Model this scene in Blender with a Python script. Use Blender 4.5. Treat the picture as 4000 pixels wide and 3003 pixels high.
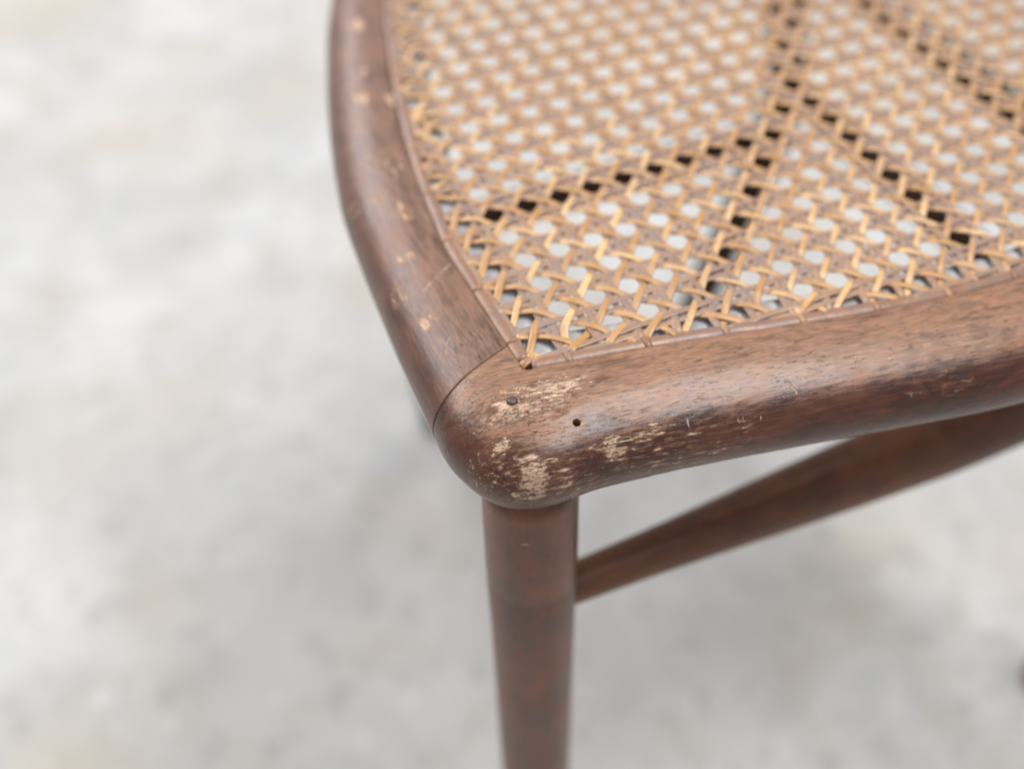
import bpy, bmesh, math, random
from mathutils import Vector, noise
random.seed(7)
sc = bpy.context.scene
for o in list(bpy.data.objects):
    bpy.data.objects.remove(o)
C = sc.collection
MM = 0.001
Z0 = 450.0            # height of the cane plane above the floor, mm
PITCH = 12.7          # cane hole spacing, mm

# ---------------------------------------------------------------- camera
cam_d = bpy.data.cameras.new('camera')
cam = bpy.data.objects.new('camera', cam_d); C.objects.link(cam)
cam_d.sensor_fit = 'HORIZONTAL'; cam_d.sensor_width = 17.3; cam_d.lens = 20.0
cam_d.clip_start = 0.01; cam_d.clip_end = 100
_p, _y, _r = (math.radians(a) for a in (47.277, 25.359, 0.748))
fwd = Vector((math.sin(_y)*math.cos(_p), math.cos(_y)*math.cos(_p), -math.sin(_p)))
right = Vector((math.cos(_y), -math.sin(_y), 0)); up = right.cross(fwd)
r2 = right*math.cos(_r) + up*math.sin(_r); u2 = -right*math.sin(_r) + up*math.cos(_r)
from mathutils import Matrix
M3 = Matrix((r2, u2, -fwd)).transposed()
cam.matrix_world = Matrix.Translation(Vector((-0.24503, -0.29247, 0.26083 + Z0*MM))) @ M3.to_4x4()
cam_d.dof.use_dof = True; cam_d.dof.focus_distance = 0.347; cam_d.dof.aperture_fstop = 1.7
sc.camera = cam

# ---------------------------------------------------------------- light
w = bpy.data.worlds.new('World'); sc.world = w; w.use_nodes = True
w.node_tree.nodes['Background'].inputs[0].default_value = (0.97, 0.98, 1.0, 1)
w.node_tree.nodes['Background'].inputs[1].default_value = 0.41
def area(name, loc, target, size, sizey, power, col):
    l = bpy.data.lights.new(name, 'AREA'); l.shape = 'RECTANGLE'; l.size = size; l.size_y = sizey
    l.energy = power; l.color = col
    o = bpy.data.objects.new(name, l); C.objects.link(o); o.location = loc
    o.rotation_euler = (Vector(target) - Vector(loc)).to_track_quat('-Z', 'Y').to_euler()
    return o
area('window_light', (-1.2, 3.0, 2.7), (0.0, 0.2, 0.3), 3.0, 2.0, 118, (0.97, 0.98, 1.0))
area('overhead_light', (0.6, -0.10, 2.3), (0.05, -0.05, 0.3), 1.6, 0.45, 31, (0.97, 0.98, 1.0))
vs = sc.view_settings
vs.view_transform = 'Standard'; vs.look = 'None'; vs.exposure = 0.13; vs.gamma = 1.0; vs.use_curve_mapping = False
sc.cycles.use_denoising = True
sc.cycles.max_bounces = 6

# ---------------------------------------------------------------- node helpers
class NT:
    def __init__(s, name):
        s.m = bpy.data.materials.new(name); s.m.use_nodes = True; s.t = s.m.node_tree
        s.bsdf = s.t.nodes['Principled BSDF']
        s.P = s.t.nodes.new('ShaderNodeTexCoord').outputs['Object']
    def _set(s, sock, v):
        if isinstance(v, bpy.types.NodeSocket): s.t.links.new(v, sock)
        elif v is not None:
            if sock.type == 'RGBA' and len(v) == 3: v = (*v, 1)
            sock.default_value = v
    def math(s, op, a, b=None, c=None, clamp=False):
        n = s.t.nodes.new('ShaderNodeMath'); n.operation = op; n.use_clamp = clamp
        for i, v in enumerate((a, b, c)): s._set(n.inputs[i], v)
        return n.outputs[0]
    def vec(s, op, a, b=None, scale=None):
        n = s.t.nodes.new('ShaderNodeVectorMath'); n.operation = op
        s._set(n.inputs[0], a)
        if b is not None: s._set(n.inputs[1], b)
        if scale is not None: s._set(n.inputs['Scale'], scale)
        return n.outputs['Value'] if op in ('LENGTH', 'DOT_PRODUCT', 'DISTANCE') else n.outputs['Vector']
    def map(s, v, rot=0.0, scale=(1, 1, 1), loc=(0, 0, 0)):
        n = s.t.nodes.new('ShaderNodeMapping'); s._set(n.inputs[0], v)
        n.inputs['Location'].default_value = loc
        n.inputs['Rotation'].default_value = (0, 0, rot)
        return s.vec('MULTIPLY', n.outputs[0], tuple(scale))       # turn first, then stretch
    def noise(s, v, scale=1.0, detail=4, rough=0.55, dist=0.0):
        n = s.t.nodes.new('ShaderNodeTexNoise'); s._set(n.inputs['Vector'], v)
        n.inputs['Scale'].default_value = scale; n.inputs['Detail'].default_value = detail
        n.inputs['Roughness'].default_value = rough; n.inputs['Distortion'].default_value = dist
        return n.outputs['Fac']
    def step(s, x, a, b, lo=0.0, hi=1.0):
        n = s.t.nodes.new('ShaderNodeMapRange'); n.interpolation_type = 'SMOOTHSTEP'; s._set(n.inputs[0], x)
        n.inputs[1].default_value = a; n.inputs[2].default_value = b
        n.inputs[3].default_value = lo; n.inputs[4].default_value = hi
        return n.outputs[0]
    def mix(s, f, a, b):
        n = s.t.nodes.new('ShaderNodeMix'); n.data_type = 'RGBA'
        s._set(n.inputs[0], f); s._set(n.inputs[6], a); s._set(n.inputs[7], b)
        return n.outputs[2]
    def bump(s, h, strength, dist, prev=None):
        n = s.t.nodes.new('ShaderNodeBump'); n.inputs['Strength'].default_value = strength
        n.inputs['Distance'].default_value = dist; s._set(n.inputs['Height'], h)
        if prev is not None: s._set(n.inputs['Normal'], prev)
        return n.outputs[0]
    def blob(s, c, r):      # 1 at the centre, 0 on the ellipsoid, negative outside
        d = s.vec('SUBTRACT', s.P, tuple(v*MM if i < 2 else (v + Z0)*MM for i, v in enumerate(c)))
        d = s.vec('DIVIDE', d, tuple(v*MM for v in r))
        return s.math('SUBTRACT', 1.0, s.vec('LENGTH', d))
    def seg(s, a, b, r):    # same for a capsule
        A = Vector((a[0]*MM, a[1]*MM, (a[2] + Z0)*MM)); B = Vector((b[0]*MM, b[1]*MM, (b[2] + Z0)*MM)); AB = B - A
        d = s.vec('SUBTRACT', s.P, tuple(A))
        h = s.math('MULTIPLY', s.vec('DOT_PRODUCT', d, tuple(AB)), 1.0/AB.length_squared, clamp=True)
        k = s.vec('SCALE', tuple(AB), scale=h)
        return s.math('SUBTRACT', 1.0, s.math('DIVIDE', s.vec('LENGTH', s.vec('SUBTRACT', d, k)), r*MM))
    def maxall(s, L):
        o = L[0]
        for x in L[1:]: o = s.math('MAXIMUM', o, x)
        return o

def wood(name, rot=0.0, along='x', cracks=(), fleck=0.0, streaky=1.0, dark=(0.052, 0.019, 0.011), mid=(0.125, 0.05, 0.026), worn=(0.26, 0.135, 0.075),
         wear_blobs=(), chips=(), scratches=(), speck=0.5, top_wear=0.0, rough=0.36, coat=0.25, gloss_noise=0.12, chip_noise=1.5):
    n = NT(name)
    sx = {'x': (1, 14, 14), 'y': (14, 1, 14), 'z': (14, 14, 1)}[along]
    G = n.map(n.P, rot, sx)
    warp = n.noise(n.P, 90, 2)
    big = n.noise(n.P, 38, 3, 0.6)
    blot = n.noise(n.map(n.P, rot, tuple(0.45 if v == 1 else 1.0 for v in sx)), 150, 5, 0.62, 0.6)
    streak = n.noise(G, 75, 6, 0.62)
    fine = n.noise(G, 210, 5, 0.6)
    pore = n.noise(n.map(n.P, rot, tuple(1 if v == 1 else 5.5 for v in sx)), 330, 4, 0.55)
    fac = n.math('ADD', n.math('MULTIPLY', n.step(big, 0.35, 0.68), 0.45), n.math('MULTIPLY', n.step(blot, 0.36, 0.66), 0.55))
    col = n.mix(fac, dark, mid)
    col = n.mix(n.math('MULTIPLY', n.step(streak, 0.45, 0.72), 0.6*streaky), col, tuple(v*1.55 for v in mid))
    # rubbed-through finish
    wl = []
    if top_wear:
        z = n.t.nodes.new('ShaderNodeSeparateXYZ'); n._set(z.inputs[0], n.P)
        zz = n.math('SUBTRACT', n.math('MULTIPLY', z.outputs[2], 1000.0), Z0)
        wl.append(n.math('MULTIPLY', n.step(zz, -6.0, 0.5), top_wear))
    for c, r in wear_blobs: wl.append(n.math('MULTIPLY', n.blob(c, r), 1.1))
    if wl:
        wm = n.maxall(wl)
        wfac = n.step(n.math('ADD', wm, n.math('MULTIPLY', n.math('SUBTRACT', n.math('ADD', n.math('MULTIPLY', blot, 0.6), n.math('MULTIPLY', streak, 0.6)), 0.6), 2.2)), 0.15, 0.95)
        wc = n.mix(n.step(fine, 0.35, 0.68), tuple(v*0.55 for v in worn), tuple(v*1.25 for v in worn))
        wc = n.mix(n.step(blot, 0.5, 0.72), wc, (worn[0]*0.95, worn[1]*0.72, worn[2]*0.66))
        col = n.mix(n.math('MULTIPLY', wfac, 0.85), col, wc)
    # dark pores and grime flecks
    pm = n.math('MULTIPLY', n.step(pore, 0.60, 0.68), n.step(warp, 0.38, 0.6))
    col = n.mix(n.math('MULTIPLY', pm, 0.6*streaky), col, (0.028, 0.021, 0.019))
    fm = n.step(n.noise(n.map(n.P, rot, tuple(0.42 if v == 1 else 1.7 for v in sx)), 420, 4, 0.7), 0.645 - fleck, 0.69 - fleck)
    col = n.mix(n.math('MULTIPLY', fm, 0.7*streaky), col, (0.035, 0.03, 0.03))
    # raw wood chips, scratches and specks
    km = None
    if cracks:
        kn = n.noise(n.map(n.P, rot, tuple(1 if v == 1 else 4.0 for v in sx)), 150, 4, 0.6, 0.8)
        ridge = n.step(n.math('ABSOLUTE', n.math('SUBTRACT', kn, 0.5)), 0.0, 0.02, 1.0, 0.0)
        kz = n.step(n.math('ADD', n.maxall([n.blob(c, r) for c, r in cracks]), n.math('MULTIPLY', n.math('SUBTRACT', blot, 0.5), 3.0)), 0.0, 0.5)
        km = n.math('MULTIPLY', ridge, kz)
    cn = n.math('ADD', n.math('MULTIPLY', n.noise(n.map(n.P, rot, tuple(1 if v == 1 else 5.0 for v in sx)), 170, 7, 0.66), 0.85),
                n.math('MULTIPLY', n.noise(n.P, 520, 3, 0.6), 0.15))
    cn = n.math('MULTIPLY', n.math('SUBTRACT', cn, 0.5), chip_noise*5.0)
    cl = []
    if chips:
        cv = n.math('ADD', n.maxall([n.math('MINIMUM', n.math('MULTIPLY', n.blob(c, r), 2.0), k) for c, r, k in chips]), cn)
        halo = n.step(cv, -0.35, 0.35); cl.append(n.step(cv, 0.28, 0.60))
    if scratches:
        sn = n.math('MULTIPLY', n.math('SUBTRACT', n.noise(n.P, 900, 4, 0.6), 0.5), 4.0)
        cl.append(n.math('MULTIPLY', n.step(n.math('ADD', n.maxall([n.seg(a, b, r) for a, b, r in scratches]), sn), 0.1, 0.8), 0.75))
    if speck:
        sp = n.noise(n.map(n.P, rot, tuple(0.7 if v == 1 else 1.2 for v in sx)), 300, 5, 0.7)
        cl.append(n.math('MULTIPLY', n.step(sp, 0.715 - 0.02*speck, 0.745 - 0.02*speck), 0.8))
    h_chip = 0.0
    if cl:
        cm = n.maxall(cl)
        cc = n.mix(n.step(fine, 0.36, 0.64), (0.46, 0.27, 0.165), (0.78, 0.56, 0.40))
        cc = n.mix(n.math('MULTIPLY', n.step(pore, 0.56, 0.63), 0.75), cc, (0.10, 0.06, 0.035))
        if chips: col = n.mix(n.math('MULTIPLY', halo, 0.6), col, n.mix(fine, (0.20, 0.085, 0.04), (0.38, 0.20, 0.11)))
        col = n.mix(cm, col, cc); h_chip = cm
    if km is not None: col = n.mix(n.math('MULTIPLY', km, 0.85), col, (0.03, 0.022, 0.02))
    n._set(n.bsdf.inputs['Base Color'], col)
    r = n.math('ADD', rough, n.math('MULTIPLY', n.math('SUBTRACT', blot, 0.5), gloss_noise*3))
    if cl: r = n.math('ADD', r, n.math('MULTIPLY', cm, 0.35))
    if wl: r = n.math('ADD', r, n.math('MULTIPLY', wfac, 0.10))
    n._set(n.bsdf.inputs['Roughness'], r)
    n.bsdf.inputs['Coat Roughness'].default_value = 0.22
    n._set(n.bsdf.inputs['Coat Weight'], n.math('MULTIPLY', n.math('SUBTRACT', 1.0, h_chip), coat))
    hh = n.math('ADD', n.math('MULTIPLY', fine, 0.35), n.math('MULTIPLY', streak, 0.3))
    hh = n.math('SUBTRACT', hh, n.math('MULTIPLY', pm, 0.5))
    hh = n.math('SUBTRACT', hh, n.math('MULTIPLY', fm, 0.6))
    if cl: hh = n.math('SUBTRACT', hh, n.math('MULTIPLY', cm, 0.8))
    if km is not None: hh = n.math('SUBTRACT', hh, n.math('MULTIPLY', km, 1.6))
    n._set(n.bsdf.inputs['Normal'], n.bump(hh, 0.7, 0.0004))
    return n.m

def cane_mat(name, a, b, grime, gamt, rough=0.36):
    n = NT(name)
    oi = n.t.nodes.new('ShaderNodeObjectInfo')
    rnd = n.math('MULTIPLY', oi.outputs['Random'], 50.0)
    cm = n.t.nodes.new('ShaderNodeCombineXYZ'); n._set(cm.inputs[0], rnd)
    V = n.vec('ADD', n.P, cm.outputs[0])
    big = n.noise(V, 55, 3, 0.6); fine = n.noise(V, 420, 4, 0.6); spot = n.noise(n.P, 130, 4, 0.65)
    col = n.mix(n.step(n.math('ADD', n.math('MULTIPLY', big, 0.7), n.math('MULTIPLY', oi.outputs['Random'], 0.3)), 0.3, 0.75), a, b)
    col = n.mix(n.math('MULTIPLY', n.step(fine, 0.4, 0.75), 0.35), col, tuple(v*0.6 for v in a))
    col = n.mix(n.math('MULTIPLY', n.step(spot, 0.42, 0.62), gamt), col, grime)
    n._set(n.bsdf.inputs['Base Color'], col)
    n._set(n.bsdf.inputs['Roughness'], n.math('ADD', rough, n.math('MULTIPLY', n.math('SUBTRACT', spot, 0.5), 0.5)))
    n._set(n.bsdf.inputs['Normal'], n.bump(fine, 0.3, 0.0003))
    return n.m

# ---------------------------------------------------------------- materials
m_front = wood('front_rail_wood', math.radians(9.5), 'x', top_wear=0.8, rough=0.29, worn=(0.38, 0.195, 0.105), dark=(0.038, 0.011, 0.006), mid=(0.135, 0.042, 0.019), fleck=0.025,
    cracks=[((-138, -84, 0), (18, 8, 7)), ((-148, -94, -3), (9, 6, 5)), ((-147, -105, -8), (8, 6, 8)), ((-122, -105, -6), (14, 5, 6))],
    wear_blobs=[((-140, -84, 0), (28, 13, 9)), ((-95, -88, 0), (60, 13, 9)), ((-20, -103, 0), (60, 13, 9))],
    chips=[((-138.5, -82.8, 0.8), (16, 6.6, 6), 0.42), ((-129, -82.6, 0.8), (7, 3, 5), 1.0), ((-147, -82.5, 0.8), (5, 3.4, 5), 0.8),
           ((-147.8, -104.0, -7.6), (4.8, 6.0, 8.4), 1.5), ((-143.5, -106, -9.5), (7, 3.5, 4), 0.1), ((-151, -106, -13), (6, 4, 2.5), 0.5),
           ((-122.8, -105.2, -6.6), (4.2, 4.2, 5.6), 1.0), ((-111, -104.2, -4.2), (8, 2.6, 3.4), 0.05), ((-116, -106, -6.2), (6, 2.4, 2.6), 0.0),
           ((-153.7, -93.5, -2.2), (2.6, 2.2, 2.4), 0.8), ((-130.3, -95.2, -1.6), (2.1, 2.1, 2.1), 2.0), ((-94, -110.5, -7.5), (15, 4, 4.2), -0.35), ((-138, -101, -4), (14, 5, 5), -0.3),
           ((-20, -124.5, -6), (10, 4, 3), -0.5), ((-118, -110, -14), (40, 6, 4), -0.2), ((-160, -100, -10), (8, 8, 8), -0.25)],
    scratches=[((-84.5, -105.6, -1.9), (-84.0, -111.8, -6.2), 0.45), ((-81.3, -106.5, -1.9), (-82.6, -111.9, -6.2), 0.4), ((-75.4, -105.8, -1.0), (-77.3, -113.2, -6.5), 0.38),
           ((-65.5, -107, -0.6), (-64.1, -111.2, -2.4), 0.5), ((-31.5, -112.5, -0.2), (-29.0, -117, -2.2), 0.45), ((-29.0, -117, -2.2), (-29.4, -124, -7.6), 0.4),
           ((-40.9, -107.7, 0.4), (-42.5, -111.0, -0.4), 0.35), ((-160, -84, -3), (-153, -92, -2.5), 0.3), ((-99, -106, -3.6), (-99.5, -109, -5.6), 0.35)])
m_side = wood('side_rail_wood', 0, 'y', top_wear=0.65, rough=0.42, worn=(0.29, 0.158, 0.10), dark=(0.065, 0.022, 0.013), mid=(0.165, 0.066, 0.036),
    chips=[((-155.6, -39, -0.9), (2.2, 3.2, 3), 1.0), ((-152.5, -38.5, 0), (1.6, 2.6, 3), 0.5), ((-132.3, 84.3, 0.7), (3.6, 4.2, 3), 0.7), ((-121.9, 78.3, 0.9), (2.6, 4, 3), 0.6),
           ((-115.7, 134.7, 0.8), (3.2, 4.5, 3), 0.9), ((-147.7, 26, 0), (3, 5, 3), 0.15), ((-141.7, 14.1, 1), (3, 5, 3), 0.2), ((-138, 42, 1), (5, 9, 3), -0.1),
           ((-155.6, 29, -5), (2.5, 4, 4), 0.2), ((-158, -22, -3), (3, 5, 4), 0.1), ((-150, -8, 0), (3, 4, 3), 0.2), ((-126, 100, 1), (2.5, 4, 3), 0.5)],
    scratches=[((-137.9, -18, 0.9), (-150.1, -25.7, 0.5), 0.55), ((-150.1, -25.7, 0.5), (-156, -24.8, -1.6), 0.5), ((-151.2, -49, 0.4), (-153.8, -51.5, 0.0), 0.5), ((-153.8, -51.5, 0), (-155.4, -55, -0.7), 0.4)])
m_plain = wood('plain_rail_wood', 0, 'x', top_wear=0.3)
m_leg = wood('leg_wood', 0, 'z', dark=(0.075, 0.026, 0.013), mid=(0.20, 0.058, 0.019), speck=0.0, rough=0.42, streaky=0.35,
    scratches=[((-150.3, -100.6, -44.4), (-148.4, -101.4, -44.3), 0.8)])
m_str = wood('stretcher_wood', 0, 'x', dark=(0.09, 0.033, 0.016), mid=(0.19, 0.066, 0.025), speck=0.0, rough=0.5, coat=0.1, streaky=0.35)
m_low = wood('seat_shaded_wood', 0, 'x', dark=(0.018, 0.010, 0.007), mid=(0.05, 0.022, 0.012), speck=0.0, rough=0.6, coat=0.0)  # back legs and low bars: shade under the seat put into the base colour
m_low.node_tree.nodes['Principled BSDF'].inputs['Specular IOR Level'].default_value = 0.15
n = NT('dusty_ledge_wood')
n._set(n.bsdf.inputs['Base Color'], n.mix(n.step(n.noise(n.P, 260, 5, 0.65), 0.35, 0.65), (0.36, 0.345, 0.34), (0.52, 0.51, 0.51)))
n.bsdf.inputs['Roughness'].default_value = 0.6; m_ledge = n.m
m_raw = NT('raw_bored_wood')
m_raw._set(m_raw.bsdf.inputs['Base Color'], m_raw.mix(m_raw.noise(m_raw.P, 900, 3), (0.30, 0.18, 0.09), (0.5, 0.34, 0.19)))
m_raw.bsdf.inputs['Roughness'].default_value = 0.8; m_raw = m_raw.m
m_diag = cane_mat('golden_cane', (0.52, 0.27, 0.10), (0.80, 0.52, 0.25), (0.46, 0.26, 0.16), 0.5, 0.30)
m_pair = cane_mat('grimy_cane', (0.34, 0.195, 0.12), (0.45, 0.265, 0.155), (0.28, 0.20, 0.17), 0.75, 0.36)
m_bind = cane_mat('binding_cane', (0.24, 0.125, 0.085), (0.36, 0.19, 0.11), (0.22, 0.15, 0.135), 0.6, 0.30)
m_loop = cane_mat('loop_cane', (0.30, 0.15, 0.08), (0.50, 0.27, 0.13), (0.24, 0.15, 0.12), 0.6, 0.34)
n = NT('dark_iron')
n._set(n.bsdf.inputs['Base Color'], n.mix(n.noise(n.P, 700, 4), (0.055, 0.042, 0.042), (0.15, 0.105, 0.095)))
n.bsdf.inputs['Metallic'].default_value = 0.35; n.bsdf.inputs['Roughness'].default_value = 0.5
n._set(n.bsdf.inputs['Normal'], n.bump(n.noise(n.P, 1200, 3), 0.4, 0.0003)); m_iron = n.m
n = NT('stained_concrete')
b1 = n.noise(n.P, 7, 5, 0.6, 0.3); b2 = n.noise(n.P, 15, 5, 0.62); b3 = n.noise(n.map(n.P, 0.4, (1, 1, 1), (0.4, 2.3, 0)), 4.2, 4, 0.55); b4 = n.noise(n.P, 60, 4, 0.6)
col = n.mix(n.step(b1, 0.32, 0.68), (0.495, 0.485, 0.465), (0.62, 0.61, 0.59))
col = n.mix(n.math('MULTIPLY', n.step(b2, 0.48, 0.70), 0.42), col, (0.42, 0.345, 0.265))
col = n.mix(n.math('MULTIPLY', n.step(b3, 0.46, 0.68), 0.6), col, (0.53, 0.455, 0.37))
col = n.mix(n.math('MULTIPLY', n.step(n.noise(n.map(n.P, 0, (1, 1, 1), (3, 1, 0)), 16, 4, 0.6), 0.53, 0.72), 0.38), col, (0.41, 0.425, 0.45))
col = n.mix(n.math('MULTIPLY', n.step(b4, 0.60, 0.69), 0.55), col, (0.80, 0.79, 0.77))
col = n.mix(n.math('MULTIPLY', n.step(n.noise(n.P, 46, 4, 0.6), 0.53, 0.68), 0.5), col, (0.34, 0.33, 0.32))
n._set(n.bsdf.inputs['Base Color'], col)
n.bsdf.inputs['Roughness'].default_value = 0.7
n._set(n.bsdf.inputs['Normal'], n.bump(b4, 0.3, 0.002)); m_floor = n.m

# ---------------------------------------------------------------- mesh helpers
def W(p): return (p[0]*MM, p[1]*MM, (p[2] + Z0)*MM)
def mesh_obj(name, verts, faces, mat, parent=None, smooth=True):
    me = bpy.data.meshes.new(name); me.from_pydata([W(v) for v in verts], [], faces); me.update()
    if smooth: me.polygons.foreach_set('use_smooth', [True]*len(me.polygons))
    for mm in (mat if isinstance(mat, (list, tuple)) else [mat]): me.materials.append(mm)
    o = bpy.data.objects.new(name, me); C.objects.link(o)
    if parent: attach(o, parent)
    return o
def attach(o, parent):
    o.parent = parent
    if parent.type == 'EMPTY': o.matrix_parent_inverse = Matrix.Translation(-parent.location)
def cr(P, i, t):       # Catmull-Rom on list of tuples
    n_ = len(P); a, b, c, d = P[max(i-1, 0)], P[i], P[min(i+1, n_-1)], P[min(i+2, n_-1)]
    return tuple(0.5*((2*b[k]) + (c[k]-a[k])*t + (2*a[k]-5*b[k]+4*c[k]-d[k])*t*t + (3*b[k]-a[k]-3*c[k]+d[k])*t**3) for k in range(len(b)))
def spline(P, step, keys=(0, 1)):
    out = []
    for i in range(len(P)-1):
        L = math.dist([P[i][k] for k in keys], [P[i+1][k] for k in keys]); s_ = step(P[i]) if callable(step) else step
        m = max(1, int(round(L/s_)))
        for k in range(m): out.append(cr(P, i, k/m))
    out.append(tuple(P[-1])); return out
def tube(name, pts, radii, mat, parent, seg=28, cap=True, wob=0.0):
    vs_, fs = [], []
    T = [Vector(p) for p in pts]
    for i, p in enumerate(T):
        d = (T[min(i+1, len(T)-1)] - T[max(i-1, 0)]).normalized()
        ref = Vector((0, 0, 1)) if abs(d.z) < 0.9 else Vector((0, 1, 0))
        e1 = d.cross(ref).normalized(); e2 = e1.cross(d)
        for k in range(seg):
            a = 2*math.pi*k/seg; q = e1*math.cos(a) + e2*math.sin(a)
            r = radii[i]*(1 + wob*noise.noise((p + q*radii[i])*0.03))
            vs_.append(tuple(p + q*r))
    for i in range(len(T)-1):
        for k in range(seg):
            a = i*seg + k; b = i*seg + (k+1) % seg
            fs.append((a, b, b+seg, a+seg))
    if cap:
        fs.append(tuple(range(seg-1, -1, -1))); fs.append(tuple((len(T)-1)*seg + k for k in range(seg)))
    return mesh_obj(name, vs_, fs, mat, parent)

# ---------------------------------------------------------------- floor
fl = bpy.data.meshes.new('concrete_floor')
fl.from_pydata([(-6, -6, 0), (7, -6, 0), (7, 8, 0), (-6, 8, 0)], [], [(0, 1, 2, 3)])
fl.materials.append(m_floor)
floor = bpy.data.objects.new('floor', fl); C.objects.link(floor)
floor['kind'] = 'structure'; floor['label'] = 'pale grey concrete floor with soft brown and bluish stains'

# ---------------------------------------------------------------- the chair
XC = 52.0
chair = bpy.data.objects.new('chair', None); C.objects.link(chair)
chair.location = (XC*MM, 0.075, 0)
chair['label'] = 'old brown wooden chair with woven cane seat and chipped front corner'
chair['category'] = 'chair'

# Half of the seat frame, from the middle of the front, round the left corner, to the middle of the back.
# each row: ledge edge (ix,iy), cane line (bx,by), outer edge (ox,oy)
H = [
 (52, -85.5, 52, -98.5, 52, -136),
 (30.4, -85, 30.4, -98, 27, -135),
 (6, -83, 4.4, -95.7, -2, -131),
 (-18.5, -79.2, -20.5, -91.8, -28, -126),
 (-44.5, -74, -47, -86.5, -55, -120.6),
 (-68.2, -68.8, -70.8, -81.2, -78, -115.9),
 (-93.8, -63.2, -96.4, -75.8, -103, -111.3),
 (-112, -59.5, -120.8, -71.3, -127, -108.0),
 (-118, -58.2, -131, -69.5, -138, -107.9),
 (-119.6, -57.4, -133.3, -69.2, -147.0, -106.9),
 (-120, -56.8, -133.8, -68.9, -155.0, -103.6),
 (-120.3, -56.0, -134, -68.3, -160.8, -97.6),
 (-120.6, -55.2, -134, -67, -164.4, -89.6),
 (-120.9, -54.2, -134, -64, -166.4, -81),
 (-121, -53.2, -134, -59.3, -166.4, -71),     # joint between front rail and side rail
 (-121, -45, -134, -48, -165.6, -57),
 (-121, -30, -134, -30, -164.4, -36),
 (-121, -8, -133.7, -8, -162.4, -10),
 (-118.5, 11.5, -131.3, 12, -160.2, 14),
 (-115, 33, -127.6, 36, -157, 40),
 (-109.6, 58.5, -122, 62.5, -150.4, 69),
 (-103, 84, -115.4, 88.5, -142.6, 97.5),
 (-95, 110.5, -107.4, 115.5, -133.4, 126),
 (-86, 139, -98, 145, -122, 158),
 (-73.5, 170, -84, 178, -105, 195),
 (-57, 195, -66, 205, -82, 228),
 (-37, 210, -42, 222, -50, 249),
 (-8, 218, -10, 231, -14, 260),
 (52, 221, 52, 234, 52, 264),
]
JOINT = 14
def mirror(row): return (2*XC-row[0], row[1], 2*XC-row[2], row[3], 2*XC-row[4], row[5])

SEC = []     # section template: (zone, parameter)
def section(I, B, O):
    """list of 3D points round the closed section, starting on the ledge edge at the bottom"""
    d = Vector((O[0]-B[0], O[1]-B[1])); Wd = d.length; d.normalize()
    P = []
    def onI(t, z): P.append((B[0]+(I[0]-B[0])*t, B[1]+(I[1]-B[1])*t, z))
    def onO(s_, z): P.append((B[0]+d.x*s_, B[1]+d.y*s_, z))
    onI(1, -26); onI(1, -14); onI(1, -3.2); onI(0.96, -2.4)
    for k in range(5): onI(0.88 - 0.2*k, -2.1)
    onO(0.6, -2.1); onO(2.35, -2.0); onO(2.45, -1.2); onO(2.55, 0.2); onO(2.8, 0.62); onO(3.3, 0.8)
    S1 = 0.36*Wd
    for k in range(1, 16): onO(3.3 + (S1-3.3)*k/15, 0.8 + 0.25*math.sin(math.pi*k/30))
    hb, n1 = 15.5, 2.15
    for k in range(1, 41):
        a = math.pi/2*k/40
        onO(S1 + (Wd-S1)*math.sin(a)**(2/n1), 1.05 - hb*(1 - math.cos(a)**(2/n1)))
    for k in range(1, 25):
        a = math.pi/2*k/24
        onO(Wd - 15*(1 - math.cos(a)**(2/2.1)), 1.05-hb - 14.5*math.sin(a)**(2/2.1))
    for k in range(1, 4): onO((Wd-15)*(1-k/4.0), -29)
    onI(0.5, -29); onI(0.92, -28.4)
    return P
def rail(name, rows, mat, endcap=(True, True), fine=None, disp=None, chamfer=(False, False)):
    step = fine if fine else (lambda r: 2.2)
    S = spline(rows, step, (4, 5))
    secs = [section((r[0], r[1]), (r[2], r[3]), (r[4], r[5])) for r in S]
    # butt-joint chamfer: shrink the last section a little
    def shrink(sec, amt):
        cx = sum(p[0] for p in sec)/len(sec); cy = sum(p[1] for p in sec)/len(sec); cz = sum(p[2] for p in sec)/len(sec)
        return [tuple(Vector(p) + (Vector((cx, cy, cz))-Vector(p)).normalized()*amt) for p in sec]
    def mixs(a, b, t): return [tuple(Vector(p)*(1-t) + Vector(q)*t for p, q in ((x, y),))[0][:] for x, y in zip(a, b)]
    if chamfer[0]:
        e = secs[0]; L = (Vector(secs[1][60]) - Vector(e[60])).length
        secs[0:1] = [shrink(mixs(e, secs[1], 0.22/L), 0.7), mixs(e, secs[1], min(0.75, 0.55/L))]
    if chamfer[1]:
        e = secs[-1]; L = (Vector(secs[-2][60]) - Vector(e[60])).length
        secs[-1:] = [mixs(e, secs[-2], min(0.75, 0.55/L)), shrink(mixs(e, secs[-2], 0.22/L), 0.7)]
    m = len(secs[0]); vs_ = [p for s_ in secs for p in s_]; fs = []
    if disp: vs_ = [disp(Vector(p)) for p in vs_]
    for i in range(len(secs)-1):
        for k in range(m):
            a = i*m+k; b = i*m+(k+1) % m
            fs.append((a, b, b+m, a+m))
    if endcap[0]: fs.append(tuple(range(m-1, -1, -1)))
    if endcap[1]: fs.append(tuple((len(secs)-1)*m+k for k in range(m)))
    o = mesh_obj(name, vs_, fs, mat, chair)
    nq = (len(secs)-1)*m
    for i_, f_ in enumerate(o.data.polygons):
        if i_ < nq and 2 <= i_ % m <= 10: f_.material_index = 2
    bm = bmesh.new(); bm.from_mesh(o.data); bmesh.ops.remove_doubles(bm, verts=bm.verts, dist=1e-6)
    bmesh.ops.recalc_face_normals(bm, faces=bm.faces); bm.to_mesh(o.data); bm.free()
    return o
def fbm(v, sc_, oct_=4): return noise.fractal(v*sc_, 0.9, 2.0, oct_)
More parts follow.
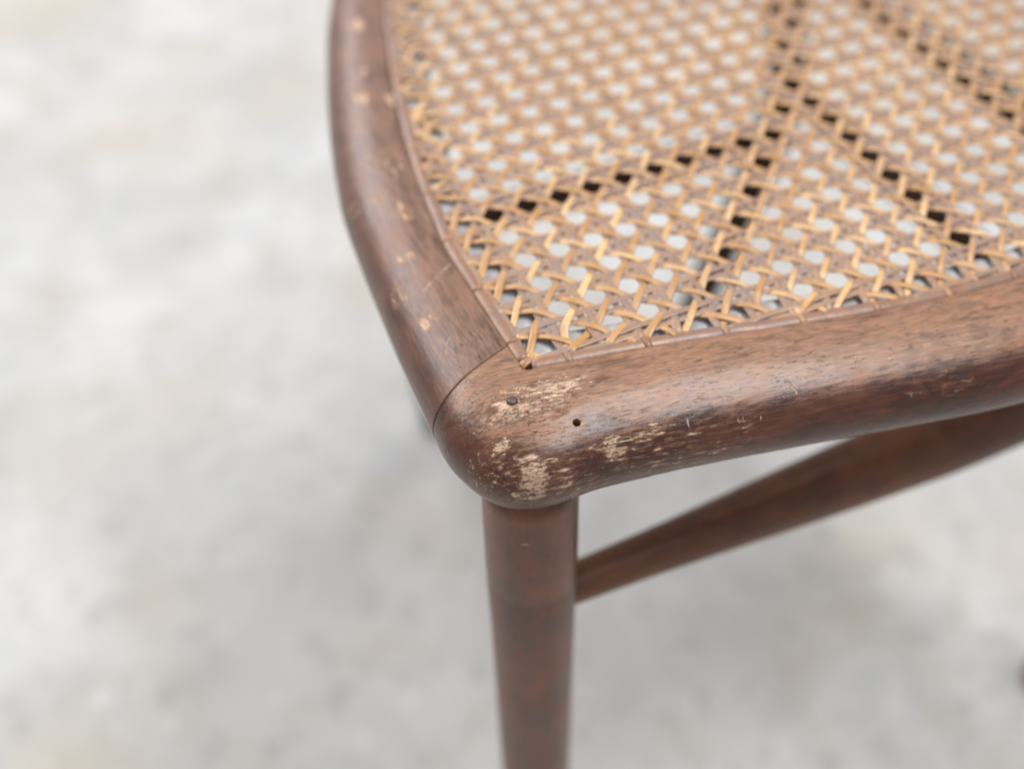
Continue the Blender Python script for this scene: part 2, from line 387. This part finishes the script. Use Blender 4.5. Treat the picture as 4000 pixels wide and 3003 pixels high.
NAIL = Vector((-144.9, -81.4, 1.0))
def disp_front(p):
    dz = 0.10*noise.noise(p*0.06) + 0.06*noise.noise(p*0.21)
    out = Vector(p)
    if p.z > -6:
        g = Vector(((p.x*0.986 - p.y*0.165)*0.10, (p.x*0.165 + p.y*0.986)*0.85, p.z*0.85))
        d = math.sqrt(((p.x+138)/17)**2 + ((p.y+83.5)/7.0)**2)
        m = max(0.0, min(1.0, (1.25 - d)*1.6))
        if m > 0:
            rid = abs(noise.noise(g) ) + 0.5*abs(noise.noise(g*2.3))
            dz -= m*(1.5*max(0.0, rid - 0.12))
            dn = math.sqrt(((p.x-NAIL.x-2.5)/4.2)**2 + ((p.y-NAIL.y+0.3)/2.2)**2)
            dz -= 0.55*max(0.0, 1-dn)
    # small losses on the front face
    if p.y < -95:
        g = Vector(((p.x*0.986 - p.y*0.165)*0.12, p.y*0.9, p.z*0.9))
        dz -= 0.16*max(0.0, noise.noise(g))
        out.y += 0.18*max(0.0, noise.noise(g*1.3 + Vector((5, 2, 1))))
    out.z += dz
    return tuple(out)
def disp_side(p):
    return (p.x + 0.15*noise.noise(p*0.05), p.y, p.z + 0.12*noise.noise(p*0.07 + Vector((9, 0, 0))))
left = H[:JOINT+1]; front_rows = [mirror(r) for r in reversed(left[1:])] + left
def fine_step(r):
    return 0.7 if r[4] < -70 else (1.3 if r[4] < 52 else 3.0)
# Catmull-Rom runs from the right joint to the left joint
front = rail('front_rail', front_rows, [m_front, m_raw, m_ledge], fine=fine_step, disp=disp_front, chamfer=(True, True))
side_rows = H[JOINT:-3]
side = rail('side_rail', side_rows, [m_side, m_raw, m_ledge], fine=lambda r: 1.5, disp=disp_side, chamfer=(True, False))
side_r = rail('side_rail', [mirror(r) for r in reversed(side_rows)], [m_side, m_raw, m_ledge], fine=lambda r: 3, chamfer=(False, True))
back_rows = H[-3:] + [mirror(r) for r in reversed(H[-3:-1])]
back = rail('back_rail', back_rows, [m_plain, m_raw, m_ledge], chamfer=(False, False))

def bore(target, p0, p1, r, seg=24):
    bm = bmesh.new(); a = Vector(W(p0)); b = Vector(W(p1)); d = (b-a)
    bmesh.ops.create_cone(bm, cap_ends=True, segments=seg, radius1=r*MM, radius2=r*MM, depth=d.length,
                          matrix=Matrix.Translation((a+b)/2) @ d.to_track_quat('Z', 'Y').to_matrix().to_4x4())
    me = bpy.data.meshes.new('bore'); bm.to_mesh(me); bm.free()
    me.materials.append(m_front); me.materials.append(m_raw)
    for f_ in me.polygons: f_.material_index = 1
    c = bpy.data.objects.new('bore', me); C.objects.link(c)
    md = target.modifiers.new('bore', 'BOOLEAN'); md.operation = 'DIFFERENCE'; md.solver = 'EXACT'; md.object = c
    bpy.context.view_layer.update()
    dg = bpy.context.evaluated_depsgraph_get()
    new = bpy.data.meshes.new_from_object(target.evaluated_get(dg))
    target.modifiers.clear(); old = target.data; target.data = new; new.name = old.name
    bpy.data.objects.remove(c); bpy.data.meshes.remove(me)
# wood-worm hole near the corner, and the drilled cane hole in the corner itself
bore(front, (-131.3, -97.2, 4), (-128.6, -91.0, -16), 1.22)
bore(front, (-134.6, -69.9, 4), (-134.2, -69.3, -16), 2.3)

# nail
bm = bmesh.new()
prof = [(0, 0.55), (0.8, 0.5), (1.35, 0.38), (1.72, 0.1), (1.75, -0.15), (1.3, -0.35), (0.6, -0.4), (0.6, -7)]
seg = 24; rings = []
ax = Vector((0.06, 0.10, 1)).normalized(); q = ax.to_track_quat('Z', 'Y')
for r_, z_ in prof:
    if r_ == 0: rings.append([bm.verts.new(W(NAIL + q @ Vector((0, 0, z_))))]); continue
    rings.append([bm.verts.new(W(NAIL + q @ Vector((r_*math.cos(2*math.pi*k/seg)*(1+0.05*math.sin(3*k)), r_*math.sin(2*math.pi*k/seg), z_ + 0.05*noise.noise(Vector((k*0.6, r_, 0))))))) for k in range(seg)])
for a, b in zip(rings, rings[1:]):
    for k in range(seg):
        if len(a) == 1: bm.faces.new((a[0], b[k], b[(k+1) % seg]))
        else: bm.faces.new((a[k], b[k], b[(k+1) % seg], a[(k+1) % seg]))
me = bpy.data.meshes.new('nail'); bm.to_mesh(me); bm.free(); me.materials.append(m_iron)
me.polygons.foreach_set('use_smooth', [True]*len(me.polygons))
nail = bpy.data.objects.new('nail', me); C.objects.link(nail); attach(nail, front)
nail['label'] = 'dark round nail head in the splintered corner'

# legs
def leg(x, y, lean=0.0, mat=m_leg):
    zs = [-24, -34, -60, -78, -80, -82, -84, -110, -150, -200, -260, -330, -400, -440, -448, -450]
    rs = [15.3, 15.5, 15.6, 15.55, 15.35, 15.35, 15.55, 15.3, 15.15, 15.1, 14.8, 14.2, 13.2, 12.4, 12.0, 11.4]
    return tube('leg', [(x + lean*(z+24), y, z) for z in zs], rs, mat, chair, 40, wob=0.012)
leg(-141.8, -88, -0.036); leg(2*XC+141, -88)
def curved_leg(P):
    S = spline([(*p, 0) for p in P], 12, (0, 1, 2)); S = [s_[:3] for s_ in S]
    tube('leg', S, [13.2 - 1.6*abs(s_[2]+200)/250 for s_ in S], m_low, chair, 28)
curved_leg([(-78, 222, -22), (-75, 226, -110), (-68, 235, -200), (-50, 262, -350), (-34, 288, -450)])
curved_leg([(182, 226, -22), (186, 233, -110), (203, 240, -195), (172, 246, -345), (150, 256, -450)])
# stretchers
xs = [-139 + 382*k/60 for k in range(61)]
def srad(x):
    t = min(1.0, abs(x-XC)/190.0)
    return 14.8 - 7.4*(3*t*t - 2*t**3)*1.0
tube('stretcher', [(x, -88, -101) for x in xs], [srad(x) for x in xs], m_str, chair, 28, wob=0.02)
def bar(a, b, r0, r1):
    P = [Vector(a).lerp(Vector(b), k/20) for k in range(21)]
    tube('stretcher', [tuple(p) for p in P], [r0 + (r1-r0)*math.sin(math.pi*k/20) for k in range(21)], m_low, chair, 20)
bar((-66, 231, -206), (203, 233, -206), 8, 9.5)
bar((240, -88, -205), (207, 240, -176), 8, 10)
bar((243, -88, -112), (200, 236, -84), 7, 8)

# ---------------------------------------------------------------- cane
Bpath = [(r[2], r[3]) for r in spline(H, 2.0, (2, 3))]
# remove duplicates at the corner, then mirror to close the loop
bp = [Bpath[0]]
for p in Bpath[1:]:
    if math.dist(p, bp[-1]) > 0.6: bp.append(p)
loop_B = bp + [(2*XC-p[0], p[1]) for p in reversed(bp[1:-1])]
cum = [0.0]
for a, b in zip(loop_B, loop_B[1:] + loop_B[:1]): cum.append(cum[-1] + math.dist(a, b))
TOT = cum[-1]
def at_s(s_):
    s_ %= TOT
    lo, hi = 0, len(loop_B)
    while hi-lo > 1:
        m = (lo+hi)//2
        if cum[m] <= s_: lo = m
        else: hi = m
    a = loop_B[lo]; b = loop_B[(lo+1) % len(loop_B)]; t = (s_-cum[lo])/max(1e-9, cum[lo+1]-cum[lo])
    return (a[0]+(b[0]-a[0])*t, a[1]+(b[1]-a[1])*t)
def s_of(x, y): return min(range(len(loop_B)), key=lambda i: (loop_B[i][0]-x)**2 + (loop_B[i][1]-y)**2)
S_CORNER = cum[s_of(-134, -69)]
NH = round(TOT/PITCH); HP = TOT/NH
def nearest_hole(s_): return S_CORNER + round((s_-S_CORNER)/HP)*HP
def clip(p, d):
    """chord of the line p + t d inside loop_B: returns (t0,s0,t1,s1) for the widest crossing"""
    hits = []
    nx, ny = -d[1], d[0]
    n_ = len(loop_B)
    for i in range(n_):
        a = loop_B[i]; b = loop_B[(i+1) % n_]
        da = (a[0]-p[0])*nx + (a[1]-p[1])*ny; db = (b[0]-p[0])*nx + (b[1]-p[1])*ny
        if (da > 0) != (db > 0):
            k = da/(da-db); x = a[0]+(b[0]-a[0])*k; y = a[1]+(b[1]-a[1])*k
            hits.append(((x-p[0])*d[0] + (y-p[1])*d[1], cum[i] + k*math.dist(a, b)))
    if len(hits) < 2: return None
    hits.sort(); return hits[0] + hits[-1]
def sm(t): t = max(0.0, min(1.0, t)); return t*t*(3-2*t)
def strand(name, p, d, zf, width, thick, mat):
    h = clip(p, d)
    if h is None or h[2]-h[0] < 8: return
    t0, s0, t1, s1 = h
    e0 = at_s(nearest_hole(s0)); e1 = at_s(nearest_hole(s1))
    q0 = (p[0]+d[0]*t0, p[1]+d[1]*t0); q1 = (p[0]+d[0]*t1, p[1]+d[1]*t1)
    D0 = (e0[0]-q0[0], e0[1]-q0[1]); D1 = (e1[0]-q1[0], e1[1]-q1[1])
    L = t1-t0; N_ = max(6, int(L/1.45)); ph = random.random()*100; fade = min(17.0, L*0.45)
    pts = []
    off_w = width*random.uniform(0.92, 1.08)
    for k in range(N_+1):
        t = t0 + L*k/N_; x = p[0]+d[0]*t; y = p[1]+d[1]*t
        w0 = 1 - sm((t-t0)/fade); w1 = 1 - sm((t1-t)/fade)
        z = zf(x, y)*(1-0.35*max(w0, w1)) + 0.12*noise.noise(Vector((t*0.06, ph, 0)))
        lat = 0.42*noise.noise(Vector((t*0.035, ph, 7))) + 0.18*noise.noise(Vector((t*0.15, ph, 3)))
        x += D0[0]*w0 + D1[0]*w1 - d[1]*lat; y += D0[1]*w0 + D1[1]*w1 + d[0]*lat
        e = min(t-t0, t1-t)
        if e < 3.0: z -= 3.2*(1 - e/3.0)**1.6
        pts.append(Vector((x, y, z)))
    sec = [(-0.5, -0.12), (-0.40, 0.26), (-0.2, 0.45), (0.2, 0.45), (0.40, 0.26), (0.5, -0.12), (0.25, -0.42), (-0.25, -0.42)]
    vs_, fs = [], []
    m = len(sec)
    for k, P in enumerate(pts):
        T = (pts[min(k+1, len(pts)-1)] - pts[max(k-1, 0)]).normalized()
        tw = 0.16*noise.noise(Vector((k*0.09, ph, 11)))
        side_v = T.cross(Vector((0, 0, 1))).normalized(); nrm = side_v.cross(T).normalized()
        sv = side_v*math.cos(tw) + nrm*math.sin(tw); nv = nrm*math.cos(tw) - side_v*math.sin(tw)
        ww = off_w*(1 + 0.10*noise.noise(Vector((k*0.12, ph, 21))))
        for u, v in sec: vs_.append(tuple(P + sv*(u*ww) + nv*(v*thick)))
    for k in range(len(pts)-1):
        for j in range(m):
            a = k*m+j; b = k*m+(j+1) % m
            fs.append((a, b, b+m, a+m))
    fs.append(tuple(range(m-1, -1, -1))); fs.append(tuple((len(pts)-1)*m+j for j in range(m)))
    return mesh_obj(name, vs_, fs, mat, chair)
TAU = 2*math.pi
def half(a): return 0.5 - 0.5*math.cos(a)
def flat(c): return c*(1.3-0.3*c*c)
XMIN, XMAX, YMIN, YMAX = -134, 238, -98.5, 234
E_ = 1.45      # half distance between the two strands of a pair
for i in range(math.floor(XMIN/PITCH)-1, math.ceil(XMAX/PITCH)+1):
    for sgn, amp in ((-1, -0.36), (1, 0.14)):
        strand('lengthwise_strand', ((i+0.5)*PITCH + sgn*E_, 60), (0, 1), lambda x, y, amp=amp: amp*half(TAU*y/PITCH), 2.45, 0.42, m_pair)
for j in range(math.floor(YMIN/PITCH)-1, math.ceil(YMAX/PITCH)+1):
    for sgn, amp in ((-1, -0.10), (1, 0.38)):
        strand('crosswise_strand', (XC, (j+0.5)*PITCH + sgn*E_), (1, 0), lambda x, y, amp=amp: amp*half(TAU*x/PITCH), 2.45, 0.42, m_pair)
R2 = math.sqrt(0.5); AMP = 0.52
for k in range(-30, 46):       # x + y constant
    c = (k+0.5)*PITCH
    strand('diagonal_strand', (c/2, c/2), (R2, -R2), lambda x, y: -AMP*flat(math.cos(TAU*x/PITCH)), 2.5, 0.40, m_diag)
for k in range(-35, 40):       # x - y constant
    c = (k+0.5)*PITCH
    strand('diagonal_strand', (c/2, -c/2), (R2, R2), lambda x, y: AMP*flat(math.cos(TAU*x/PITCH)), 2.5, 0.40, m_diag)

# binding strips over the holes, with their tie loops
def binder(name, pts, mat):
    S = [Vector((p[0], p[1], 0)) for p in pts]; vs_, fs = [], []
    sec = [(-2.35, -1.9), (-2.4, -0.7), (-2.1, -0.15), (-1.3, 0.16), (-0.4, 0.30), (0.4, 0.32), (1.3, 0.24), (1.95, 0.0), (2.25, -0.5), (2.25, -1.8)]
    m = len(sec)
    for k, P in enumerate(S):
        T = (S[min(k+1, len(S)-1)] - S[max(k-1, 0)]).normalized(); sv = T.cross(Vector((0, 0, 1)))
        zz = 0.12*noise.noise(P*0.08) ; wv = 1 + 0.08*noise.noise(P*0.11)
        for u, v in sec: vs_.append(tuple(P + sv*(u*wv + 0.15*noise.noise(P*0.05)) + Vector((0, 0, v + (zz if v > -1 else 0)))))
    for k in range(len(S)-1):
        for j in range(m):
            a = k*m+j; b = k*m+(j+1) % m
            fs.append((a, b, b+m, a+m))
    fs.append(tuple(range(m-1, -1, -1))); fs.append(tuple((len(S)-1)*m+j for j in range(m)))
    o = mesh_obj(name, vs_, fs, mat, chair)
    bm = bmesh.new(); bm.from_mesh(o.data); bmesh.ops.recalc_face_normals(bm, faces=bm.faces); bm.to_mesh(o.data); bm.free()
    return o
def tie(s_, parent, wid=2.5):
    p = Vector((*at_s(s_), 0)); q = Vector((*at_s(s_+1.0), 0)) - Vector((*at_s(s_-1.0), 0)); q.normalize()
    nrm = Vector((q.y, -q.x, 0))
    if (p + nrm*5 - Vector((XC, 70, 0))).length > (p - Vector((XC, 70, 0))).length: nrm = -nrm   # inwards
    q = (q + nrm*random.uniform(-0.22, 0.22)).normalized()
    path = [(-2.5, -1.9), (-2.45, -0.6), (-2.1, -0.02), (-1.2, 0.36), (0, 0.5), (1.2, 0.40), (2.1, 0.05), (2.6, -0.5), (3.1, -1.9)]
    vs_, fs = [], []
    sec = [(-0.5, -0.25), (-0.35, 0.25), (0.35, 0.25), (0.5, -0.25)]
    for k, (a, z) in enumerate(path):
        c = p + nrm*a + Vector((0, 0, z))
        for u, v in sec: vs_.append(tuple(c + q*(u*wid) + Vector((0, 0, v*0.5)) + nrm*(v*0.5*(1 if a > 1.5 else (-1 if a < -1.5 else 0)))))
    m = 4
    for k in range(len(path)-1):
        for j in range(m):
            a = k*m+j; b = k*m+(j+1) % m
            fs.append((a, b, b+m, a+m))
    fs.append((3, 2, 1, 0)); fs.append(tuple((len(path)-1)*m+j for j in range(m)))
    o = mesh_obj('tie_loop', vs_, fs, m_loop, parent)
    return o
SC, SB = S_CORNER, cum[s_of(-42, 222)]
def rng(a, b, st=1.5):
    k = max(2, int((b-a)/st)); return [at_s(a + (b-a)*i/k) for i in range(k+1)]
bf = binder('binding_strip', rng(-(SC-1.6), SC-1.6), m_bind)
bl = binder('binding_strip', rng(SC+1.6, SB), m_bind)
br = binder('binding_strip', rng(-SB, -(SC+1.6)), m_bind)
bb = binder('binding_strip', rng(SB, TOT-SB), m_bind)
s_ = 12.7
for k in range(0, 8):
    a = SC - 13.3 - 25.6*k
    if a > -SC + 8: tie(a, bf)
    if k and -a < SC: pass
for k in range(8, 14):
    a = SC - 13.3 - 25.6*k
    if a > -SC + 8: tie(a, bf)
tie(SC, bf, 3.0)
k = 0
a = SC + 10.5
while a < SB: tie(a, bl); tie(-a, br); a += 26.4
a = SB + 10
while a < TOT - SB: tie(a, bb); a += 26.4
